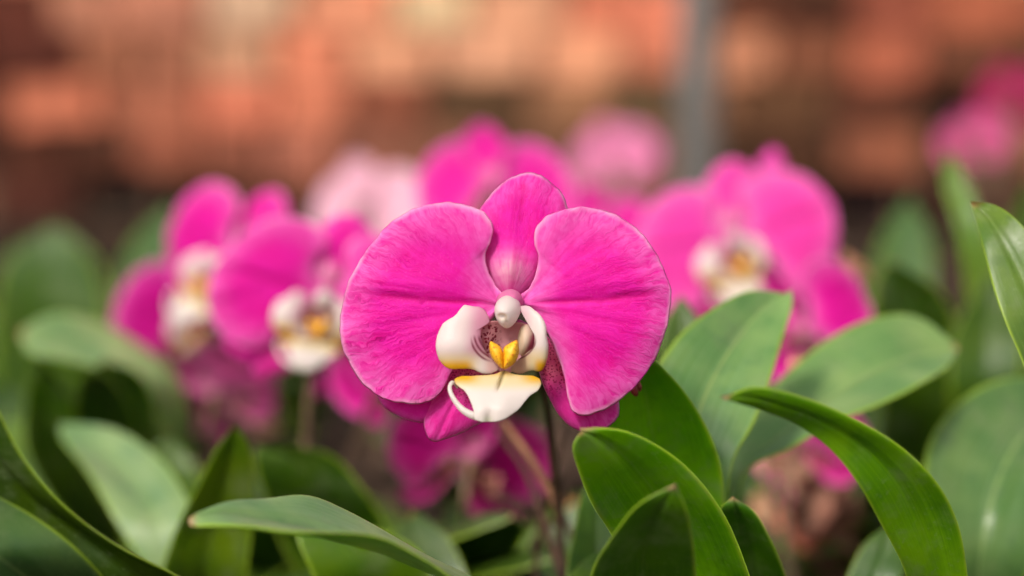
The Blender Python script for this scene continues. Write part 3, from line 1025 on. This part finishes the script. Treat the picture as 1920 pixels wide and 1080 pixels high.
def wilted(pl, px, py, d, size, seed, tint=(1, 1, 1, 1)):
    """a shrivelled, papery old petal"""
    r_ = random.Random(seed)
    n, m = 16, 12
    verts, faces = [], []
    a0, a1 = r_.uniform(0, 6), r_.uniform(0, 6)
    for i in range(n):
        t = i / (n - 1)
        for k in range(m):
            s = k / (m - 1) * 2 - 1
            wv = math.sin(math.pi * (t * .9 + .05)) ** .7
            x = s * wv * .5 + .1 * math.sin(t * 7 + a0)
            y = .22 * math.sin(s * 3 + t * 5 + a1) + .25 * math.sin(t * 4 + a0)
            verts.append((x * size, y * size, (t - .5) * size * 1.2))
    for i in range(n - 1):
        for k in range(m - 1):
            a = i * m + k
            faces.append((a, a + 1, a + m + 1, a + m))
    o = link('withered_petal', make_mesh('withered_petal', verts, faces), M_DRY, pl, tint)
    md = o.modifiers.new('thickness', 'SOLIDIFY'); md.thickness = .0006
    o.location = P(px, py, d) - pl.location
    o.rotation_euler = (r_.uniform(-.5, .5), r_.uniform(-1, 1), r_.uniform(-1, 1))
    return o


# ------------------------------------------------------------------ the sharp flower and its plant
A = plant(1250, .70, 'sharp magenta orchid with a white and yellow lip, facing the viewer in front')
f = flower(A, 950, 574, FOCUS, pitch=-2, label='large sharp magenta flower with white lip')
stem(A, f, [(1085, 1500, .745), (1056, 1080, .765), (1046, 950, .765), (1036, 850, .755), (1024, 750, .735), (990, 650, .705)], .0017, .0012, (.4, .34, .32, 1))
link('old_stalk', tube_mesh('old_stalk', [P(*q) - A.location for q in ((1046, 960, .775), (1032, 925, .777), (1000, 868, .78), (966, 820, .785), (944, 792, .79))], [.0010, .0013, .0012, .0010], 10, 30), M_STEM, A, (1.2, .85, .65, 1))
for k_, q_ in enumerate((((1000, 1120, .80), (1015, 980, .80), (1040, 880, .79), (1062, 800, .79)), ((1100, 1120, .79), (1070, 1000, .78), (1020, 900, .79), (985, 850, .80)), ((960, 1120, .83), (1000, 1020, .82), (1050, 960, .80), (1075, 900, .80)))):
    link('root', tube_mesh('root', [(A.location * 0 + P(*q)) - A.location for q in q_], [.0010, .0011, .0009, .0006], 8, 24), M_STEM, A, (.3, .24, .2, 1))
link('old_stalk', tube_mesh('old_stalk', [P(*q) - A.location for q in ((1052, 1080, .767), (1012, 950, .80), (985, 880, .82), (930, 800, .84))], [.0015, .0013, .0012, .0009], 10, 30), M_STEM, A, (.35, .28, .25, 1))
leaf(A, [E(1180, 1100, .715, 1345, 1080), E(1130, 950, .702, 1358, 925), E(1108, 820, .69, 1338, 832), E(1126, 735, .684, 1294, 750), E(1165, 680, .680, 1238, 684), (1196, 648, .680)], .16, (2.2, 2.5, .04), seed=1)
leaf(A, [E(1215, 1180, .672, 1425, 1180), E(1152, 1012, .658, 1402, 1068), E(1110, 945, .647, 1352, 955), E(1085, 882, .638, 1270, 864), E(1073, 832, .632, 1170, 812), (1088, 806, .630)], .13, (1.9, 2.1, .04), seed=2)
leaf(A, [E(1120, 1200, .650, 1310, 1200), E(1106, 1080, .630, 1306, 1080), E(1150, 1000, .616, 1298, 1000), E(1202, 940, .608, 1284, 948), (1266, 907, .606)], .12, (.9, 1.1, .1), seed=3, rib=.05)
leaf(A, [E(1350, 1150, .71, 1490, 1160), E(1350, 1060, .70, 1474, 1075), E(1350, 990, .69, 1446, 1006), E(1353, 950, .684, 1411, 956), (1374, 931, .684)], .14, (.9, 1.1, .1), seed=4, rib=.05)
leaf(A, [E(1232, 900, .80, 1335, 900), E(1236, 700, .80, 1330, 700), E(1245, 610, .805, 1312, 605), (1278, 552, .81)], .1, (.9, .8, .2), seed=5)
leaf(A, [E(1060, 1110, .735, 1170, 1120), E(1075, 1000, .745, 1165, 1010), E(1090, 930, .755, 1150, 940), (1120, 880, .765)], .1, (1.0, 1.1, .8), seed=6)
leaf(A, [E(1010, 1200, .71, 1130, 1200), E(1050, 1110, .715, 1150, 1120), E(1090, 1055, .725, 1160, 1075), (1150, 1025, .735)], .1, (1.6, 1.4, .3), seed=61)
# shrivelled bract stuck on the leaf behind the petal
br = link('withered_bract', tube_mesh('withered_bract', [P(*q) - A.location for q in ((1193, 712, .676), (1188, 722, .674), (1190, 734, .673), (1194, 742, .675))], [.0008, .0012, .0011, .0003], 8, 14), M_STEM, A, (1.6, .35, .5, 1))
br2 = link('withered_bract', tube_mesh('withered_bract', [P(*q) - A.location for q in ((1196, 716, .675), (1199, 726, .674), (1200, 734, .675))], [.0006, .0008, .0002], 8, 12), M_STEM, A, (2.0, .6, .8, 1))

# pale leaves behind the sharp flower on the right
B = plant(1330, .775, 'orchid with two broad pale green leaves, one upright and one pointing sideways')
leaf(B, [E(1262, 1100, 0.718, 1362, 1085), E(1222, 850, 0.708, 1374, 872), E(1214, 740, 0.713, 1416, 790), E(1256, 652, 0.723, 1446, 710), E(1336, 580, 0.738, 1468, 632), E(1412, 541, 0.750, 1482, 578), (1480, 546, 0.754)], .12, (2.7, 2.15, 11), seed=7, rib=1.0)
leaf(B, [E(1335, 1000, 0.760, 1385, 1010), E(1352, 860, 0.760, 1402, 884, 0.745), E(1400, 770, 0.770, 1482, 848, 0.742), E(1466, 700, 0.782, 1572, 797, 0.746), E(1546, 640, 0.794, 1652, 755, 0.754), E(1632, 606, 0.804, 1727, 712, 0.765), E(1716, 600, 0.812, 1778, 684, 0.782), (1798, 655, 0.805)], .10, (2.9, 2.15, 11), seed=8, rib=.8)
f = flower(B, 1520, 622, .95, .84, 118, -10, 20)
stem(B, f, base_off=(.02, .03))
f = flower(B, 1500, 822, .93, .62, 150, -20, 20)
stem(B, f, base_off=(.03, .01))

# arching dark leaf
C = plant(1690, .70, 'orchid whose long dark green leaf arches over with its tip down')
leaf(C, [E(1705, 1250, .675, 1822, 1250), E(1700, 1085, .655, 1815, 1085), E(1652, 980, .645, 1796, 982), E(1610, 905, .637, 1752, 900), E(1560, 845, .632, 1682, 832), E(1498, 800, .626, 1582, 775), E(1425, 770, .618, 1482, 738), E(1382, 756, .612, 1408, 727), (1356, 748, .608)], .09, (1.9, 1.95, .03), seed=9, rib=.04)
leaf(C, [E(1560, 1200, .76, 1640, 1200), E(1590, 1080, .765, 1690, 1090), E(1620, 1020, .77, 1700, 1040), (1670, 980, .775)], .1, (.7, .8, .6), seed=10)
C2 = plant(2010, .72, 'orchid at the picture edge with a tall pale leaf with brown tip')
leaf(C2, [E(1975, 1100, .68, 2110, 1100), E(1952, 820, .675, 2100, 820), E(1920, 690, .672, 2062, 680), E(1888, 612, .672, 2020, 580), E(1864, 545, .676, 1972, 490), E(1842, 460, .682, 1905, 410), E(1828, 405, .69, 1860, 384), (1820, 379, .692)], .13, (1.6, 1.3, 2.2), seed=11, label='leaf with a dry brown tip', rib=.3)
leaf(C2, [E(2060, 1000, .75, 2160, 1000), E(2120, 760, .76, 2230, 780), (2240, 620, .77)], .13, 1.0, seed=12)

# blurred folded leaf on the right
D = plant(1850, .86, 'orchid with a wide folded grey green leaf behind the arching leaf')
leaf(D, [E(1765, 1090, .77, 1912, 1110), E(1735, 930, .77, 1968, 1010, .76), E(1738, 830, .785, 2005, 905, .765), E(1790, 758, .80, 2030, 830, .78), E(1870, 720, .815, 2040, 770, .80), (1985, 712, .83)], .22, (1.8, 1.5, 7), seed=13, rib=.6)
leaf(D, [E(1880, 1150, .83, 1960, 1150), E(1900, 1050, .83, 2010, 1080), (2040, 1000, .84)], .1, (1.5, 1.3, 2.0), seed=14)

# ------------------------------------------------------------------ front left leaves
G = plant(1010, .71, 'orchid with a slim leaf reaching sideways below the sharp flower, tip pointing out')
leaf(G, [E(930, 1200, .66, 990, 1180, .69), E(850, 1096, .622, 905, 1083, .662), E(776, 1050, .612, 803, 1030, .66), E(702, 1014, .606, 718, 988, .658), E(620, 1000, .602, 642, 957, .655), E(545, 991, .60, 577, 939, .648), E(470, 975, .60, 500, 947, .636), E(408, 973, .602, 428, 951, .622), (354, 979, .606)], .05, (3.0, 2.2, 12), seed=15)
leaf(G, [E(640, 1200, .76, 830, 1180), E(590, 1085, .75, 790, 1040), E(560, 1015, .75, 690, 985), (560, 985, .755)], .12, (1.3, 1.2, .2), seed=16)
leaf(G, [E(760, 1200, .80, 900, 1200), E(740, 1085, .80, 880, 1090), E(730, 1010, .81, 840, 1010), (770, 960, .82)], .12, (.6, .6, .3), seed=62)
H = plant(430, .68, 'orchid at the lower corner with a dark leaf edged in bright green')
leaf(H, [E(255, 1200, .645, 425, 1160), E(150, 1085, .63, 332, 1083), E(62, 1005, .625, 232, 1025), E(-20, 935, .62, 122, 940), E(-82, 855, .615, 42, 850), E(-132, 765, .61, -20, 745), (-130, 640, .61)], .14, (.6, .58, .1), seed=17, rib=.04)
leaf(H, [E(40, 1210, .63, 240, 1150, .65), E(-50, 1125, .60, 186, 1075, .63), E(-110, 1052, .59, 112, 1006, .62), E(-160, 985, .59, 22, 940, .62), (-175, 850, .605)], .12, (1.1, 1.0, 4), seed=18, rib=.5)

I = plant(450, .90, 'orchid with a magenta flower on the left nearest the sharp flower')
leaf(I, [E(300, 1120, .83, 410, 1120), E(236, 1010, .83, 372, 985), E(176, 912, .845, 342, 912), E(131, 846, .865, 292, 852), E(112, 812, .88, 205, 803), (112, 797, .89)], .10, (3.2, 2.2, 15), seed=19, rib=.3)
leaf(I, [E(300, 1100, .80, 462, 1100), E(330, 990, .79, 474, 980), E(370, 905, .782, 475, 890), E(404, 842, .778, 466, 836), (440, 796, .776)], .12, (1.35, 1.1, .15), seed=20)
leaf(I, [E(562, 1110, .86, 762, 1110), E(522, 1010, .85, 727, 985), E(497, 932, .84, 682, 920), E(480, 872, .835, 612, 852), (482, 833, .835)], .12, (.7, .7, .15), seed=21)
leaf(I, [E(250, 1000, .93, 380, 1000), E(265, 880, .93, 370, 880), (320, 812, .935)], .1, (.8, .8, .3), seed=22)
f = flower(I, 606, 556, .88, .91, 6, -4, 9)
stem(I, f, [(570, 1100, .90), (572, 850, .895), (585, 690, .89)])
bud(I, 600, 722, .90, .011, .0085, 10)
f = flower(I, 716, 690, .95, .55, 165, -15, 30)
stem(I, f)

J = plant(330, 1.05, 'orchid with two blurred magenta flowers at the far left of the flowers')
f = flower(J, 434, 490, 1.0, .94, -38, -2, 24)
stem(J, f)
f = flower(J, 356, 590, 1.06, .80, 38, -6, 4, (.9, .9, .9, 1))
stem(J, f)
f = flower(J, 405, 730, 1.0, .66, 165, -30, 40, (.62, .6, .55, .86))
stem(J, f, base_off=(.03, .02))
wilted(J, 392, 662, 1.04, .020, 3)
wilted(J, 486, 782, 1.02, .014, 4, (1.2, 1.15, 1.0, 1))
wilted(J, 450, 700, 1.06, .016, 5, (1.0, .7, .75, 1))
wilted(J, 345, 690, 1.07, .014, 6)
bud(J, 292, 742, 1.03, .010, .008, 20, (.7, .7, .7, 1))
leaf(J, [E(250, 780, .94, 345, 720, .99), E(190, 705, .92, 280, 650, .985), E(112, 676, .91, 190, 606, .98), E(60, 660, .915, 110, 594, .965), (36, 628, .94)], .08, (4.6, 3.0, 20), seed=23)
leaf(J, [E(140, 820, .95, 300, 820), E(146, 725, .93, 285, 735), E(175, 690, .92, 250, 696), (200, 672, .92)], .14, (.6, .7, .2), seed=24)
leaf(J, [E(50, 850, .95, 150, 850), E(50, 735, .935, 135, 745), (72, 668, .93)], .14, (.8, .8, .2), seed=25)
leaf(J, [E(20, 980, .98, 130, 980), E(0, 850, .98, 100, 850), (20, 770, .985)], .12, (1.8, 1.5, 2.5), seed=26)

K = plant(120, 1.30, 'orchid without flowers, tall green leaf at the far left edge')
leaf(K, [E(-5, 760, 1.28, 222, 760), E(-14, 600, 1.27, 206, 600), E(8, 490, 1.27, 182, 492), (100, 418, 1.28)], .06, (.75, .8, .08), seed=27)
leaf(K, [E(215, 700, 1.20, 340, 700), E(218, 560, 1.22, 350, 560), E(245, 460, 1.24, 345, 460), (318, 382, 1.26)], .1, (1.0, .95, 4), seed=28)
leaf(K, [E(-160, 760, 1.33, 0, 760), E(-180, 600, 1.33, -20, 580), (-100, 480, 1.33)], .1, 1.0, seed=29)

# ------------------------------------------------------------------ background flowers
Mid = plant(960, 1.15, 'orchid with a deep pink flower just above and behind the sharp flower')
f = flower(Mid, 925, 358, 1.06, .80, 170, 8, -4)
stem(Mid, f)
f = flower(Mid, 1128, 438, 1.12, .62, 165, 10, 6)
stem(Mid, f)
Pale = plant(700, 1.40, 'orchid with a very pale pink, nearly white blurred flower')
f = flower(Pale, 694, 388, 1.32, .78, 160, 15, 5, (1, 1, 1, .04), label='pale pink, almost white flower')
stem(Pale, f)
Far = plant(1160, 1.85, 'most distant orchid, soft pink flower beside the grey post')
f = flower(Far, 1152, 290, 1.85, .75, 160, 18, 12, (.95, .95, .9, .55))
stem(Far, f)
Hang = plant(900, 1.0, 'orchid with a drooping shaded magenta flower under the sharp flower')
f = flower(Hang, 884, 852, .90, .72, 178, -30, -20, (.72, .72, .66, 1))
stem(Hang, f)
wilted(Hang, 1066, 958, .92, .008, 8, (1.3, 1.05, .6, 1))
wilted(Hang, 1040, 985, .95, .006, 9, (1.0, 1.0, .7, 1))
wilted(Hang, 925, 912, .90, .009, 13, (1.2, .8, .9, 1))
Rt = plant(1500, 1.06, 'orchid with a big blurred pink flower and a bud on the right')
f = flower(Rt, 1376, 454, 1.0, .97, -2, -12, -11, (1, 1, 1, .93))
stem(Rt, f)
b_ = bud(Rt, 1448, 312, 1.02, .017, .0125, 5)
link('stem', tube_mesh('stem', [Vector((.01, .01, .01)), P(1450, 700, 1.05) - Rt.location, P(1448, 345, 1.022) - Rt.location], [.0022, .0018, .0012], 10, 30), M_STEM, Rt)
leaf(Rt, [E(1650, 800, .97, 1840, 760), E(1640, 620, .96, 1796, 625), E(1643, 530, .955, 1762, 545), (1668, 488, .955)], .12, (.6, .65, .1), seed=30)
leaf(Rt, [E(1540, 800, 1.1, 1650, 800), E(1560, 640, 1.1, 1650, 640), (1620, 520, 1.1)], .12, (1.0, 1.0, .5), seed=31)
for k_, (x_, y_, z_, c_) in enumerate(((1478, 900, .022, (1.0, .85, .8, 1)), (1540, 935, .024, (.8, .62, .6, 1)), (1500, 985, .018, (1.0, .5, .42, 1)), (1585, 990, .020, (.75, .6, .58, 1)), (1450, 960, .016, (.9, .75, .6, 1)), (1560, 1050, .02, (.7, .55, .5, 1)))):
    wilted(Rt, x_, y_, .93 + .015 * k_, z_, 40 + k_, c_)
wilted(Rt, 1592, 522, .99, .015, 11, (1.2, 1.1, .9, 1))
wilted(Rt, 1496, 684, .90, .005, 12, (1.4, 1.2, .8, 1))
Re = plant(1850, 1.10, 'orchid with an upright yellow green leaf and dusky pink flowers at the upper edge')
leaf(Re, [E(1815, 800, 1.0, 1950, 800), E(1812, 560, .98, 1884, 540), E(1792, 430, .98, 1846, 420), E(1768, 345, .99, 1814, 345), (1776, 282, 1.0)], .12, (1.7, 1.45, 1.0), seed=32)
leaf(Re, [E(1640, 760, 1.2, 1770, 760), E(1632, 560, 1.2, 1752, 560), E(1650, 450, 1.22, 1745, 450), (1705, 365, 1.24)], .1, (.9, .9, 3), seed=33)
leaf(Re, [E(1780, 760, .95, 1910, 760), E(1790, 620, .95, 1915, 620), (1870, 500, .955)], .12, (.8, .8, .2), seed=34)
leaf(Re, [E(1850, 760, 1.25, 2000, 760), E(1860, 520, 1.25, 2000, 520), (1940, 330, 1.25)], .12, (.8, .85, .4), seed=35)
f = flower(Re, 1822, 262, 1.45, .50, 160, -5, 20, (.85, .8, .62, .8))
stem(Re, f)
f = flower(Re, 1905, 185, 1.60, .72, 140, 0, 12, (.55, .4, .28, 1))
stem(Re, f)


# ------------------------------------------------------------------ leafy orchids filling the bed
def random_leaf(pl, az, length, width, lean, rnd, tint):
    """strap leaf growing from the crown: st given in world space through the same builder"""
    pts = []
    d0 = Vector((math.cos(az), math.sin(az), 0))
    side = Vector((-d0.y, d0.x, 0))
    n = 5
    st = []
    for i in range(1, n + 1):
        t = i / n
        ang = lean * t
        rad = length * (math.sin(ang) * t * .9 + .04)
        z = .015 + length * (t * math.cos(ang * .8)) * .95
        c = pl.location + d0 * rad + Vector((0, 0, max(z, .02)))
        wv = width * (.55 + .9 * t - 1.35 * max(0, t - .6))
        if i == n:
            st.append(c)
        else:
            st.append((c - side * wv / 2, c + side * wv / 2))
    return st


_P = P


def filler(px, d, label, n, h, seed):
    global P
    pl = plant(px, d, label)
    r_ = random.Random(seed)
    a0 = r_.uniform(0, 6)
    for k in range(n):
        st = random_leaf(pl, a0 + k * 2.4 + r_.uniform(-.4, .4), h * r_.uniform(.75, 1.1), r_.uniform(.035, .05), r_.uniform(.6, 1.3), r_, 1)
        world = [((tuple(q[0])), (tuple(q[1]))) if isinstance(q, tuple) else tuple(q) for q in st]
        P = lambda x, y, z: Vector((x, y, z))
        tn = r_.uniform(.35, .85)
        leaf(pl, world, .12, (tn, tn * 1.02, tn * .7), seed=seed * 10 + k)
        P = _P
    return pl


filler(760, .98, 'leafy orchid in the shade right behind the leftmost petal of the sharp flower', 6, .10, 101)
filler(1120, .95, 'leafy orchid in the shade below and behind the sharp flower', 5, .085, 102)
filler(880, 1.25, 'leafy orchid without flowers behind the drooping flower', 6, .11, 103)
filler(300, 1.28, 'leafy orchid low behind the two far left flowers', 6, .11, 104)
filler(1720, 1.32, 'leafy orchid without flowers behind the dark arching leaves on the right', 6, .12, 105)
filler(1950, 1.15, 'leafy orchid without flowers at the right picture edge', 6, .12, 106)
filler(-80, 1.05, 'leafy orchid without flowers at the left picture edge', 6, .11, 107)
filler(560, 1.5, 'leafy orchid far back below the pale flower', 6, .11, 108)
filler(1320, 1.45, 'leafy orchid far back at the foot of the grey post', 6, .11, 109)

filler(730, .88, 'leafy orchid in deep shade under the leftmost petals of the sharp flower', 7, .105, 110)
filler(930, .84, 'leafy orchid in deep shade below the stalk of the sharp flower', 7, .095, 111)
filler(560, .92, 'leafy orchid in deep shade under the flower left of the sharp one', 7, .10, 112)
filler(1180, .86, 'leafy orchid in deep shade between the stalk and the broad dark leaves', 6, .085, 113)
filler(180, .86, 'leafy orchid in deep shade behind the slanting dark leaf in the lower corner', 7, .095, 114)
filler(1620, 1.02, 'leafy orchid in deep shade behind the pale sideways leaf', 6, .10, 115)
filler(1880, .98, 'leafy orchid in deep shade behind the wide folded leaf', 7, .125, 116)
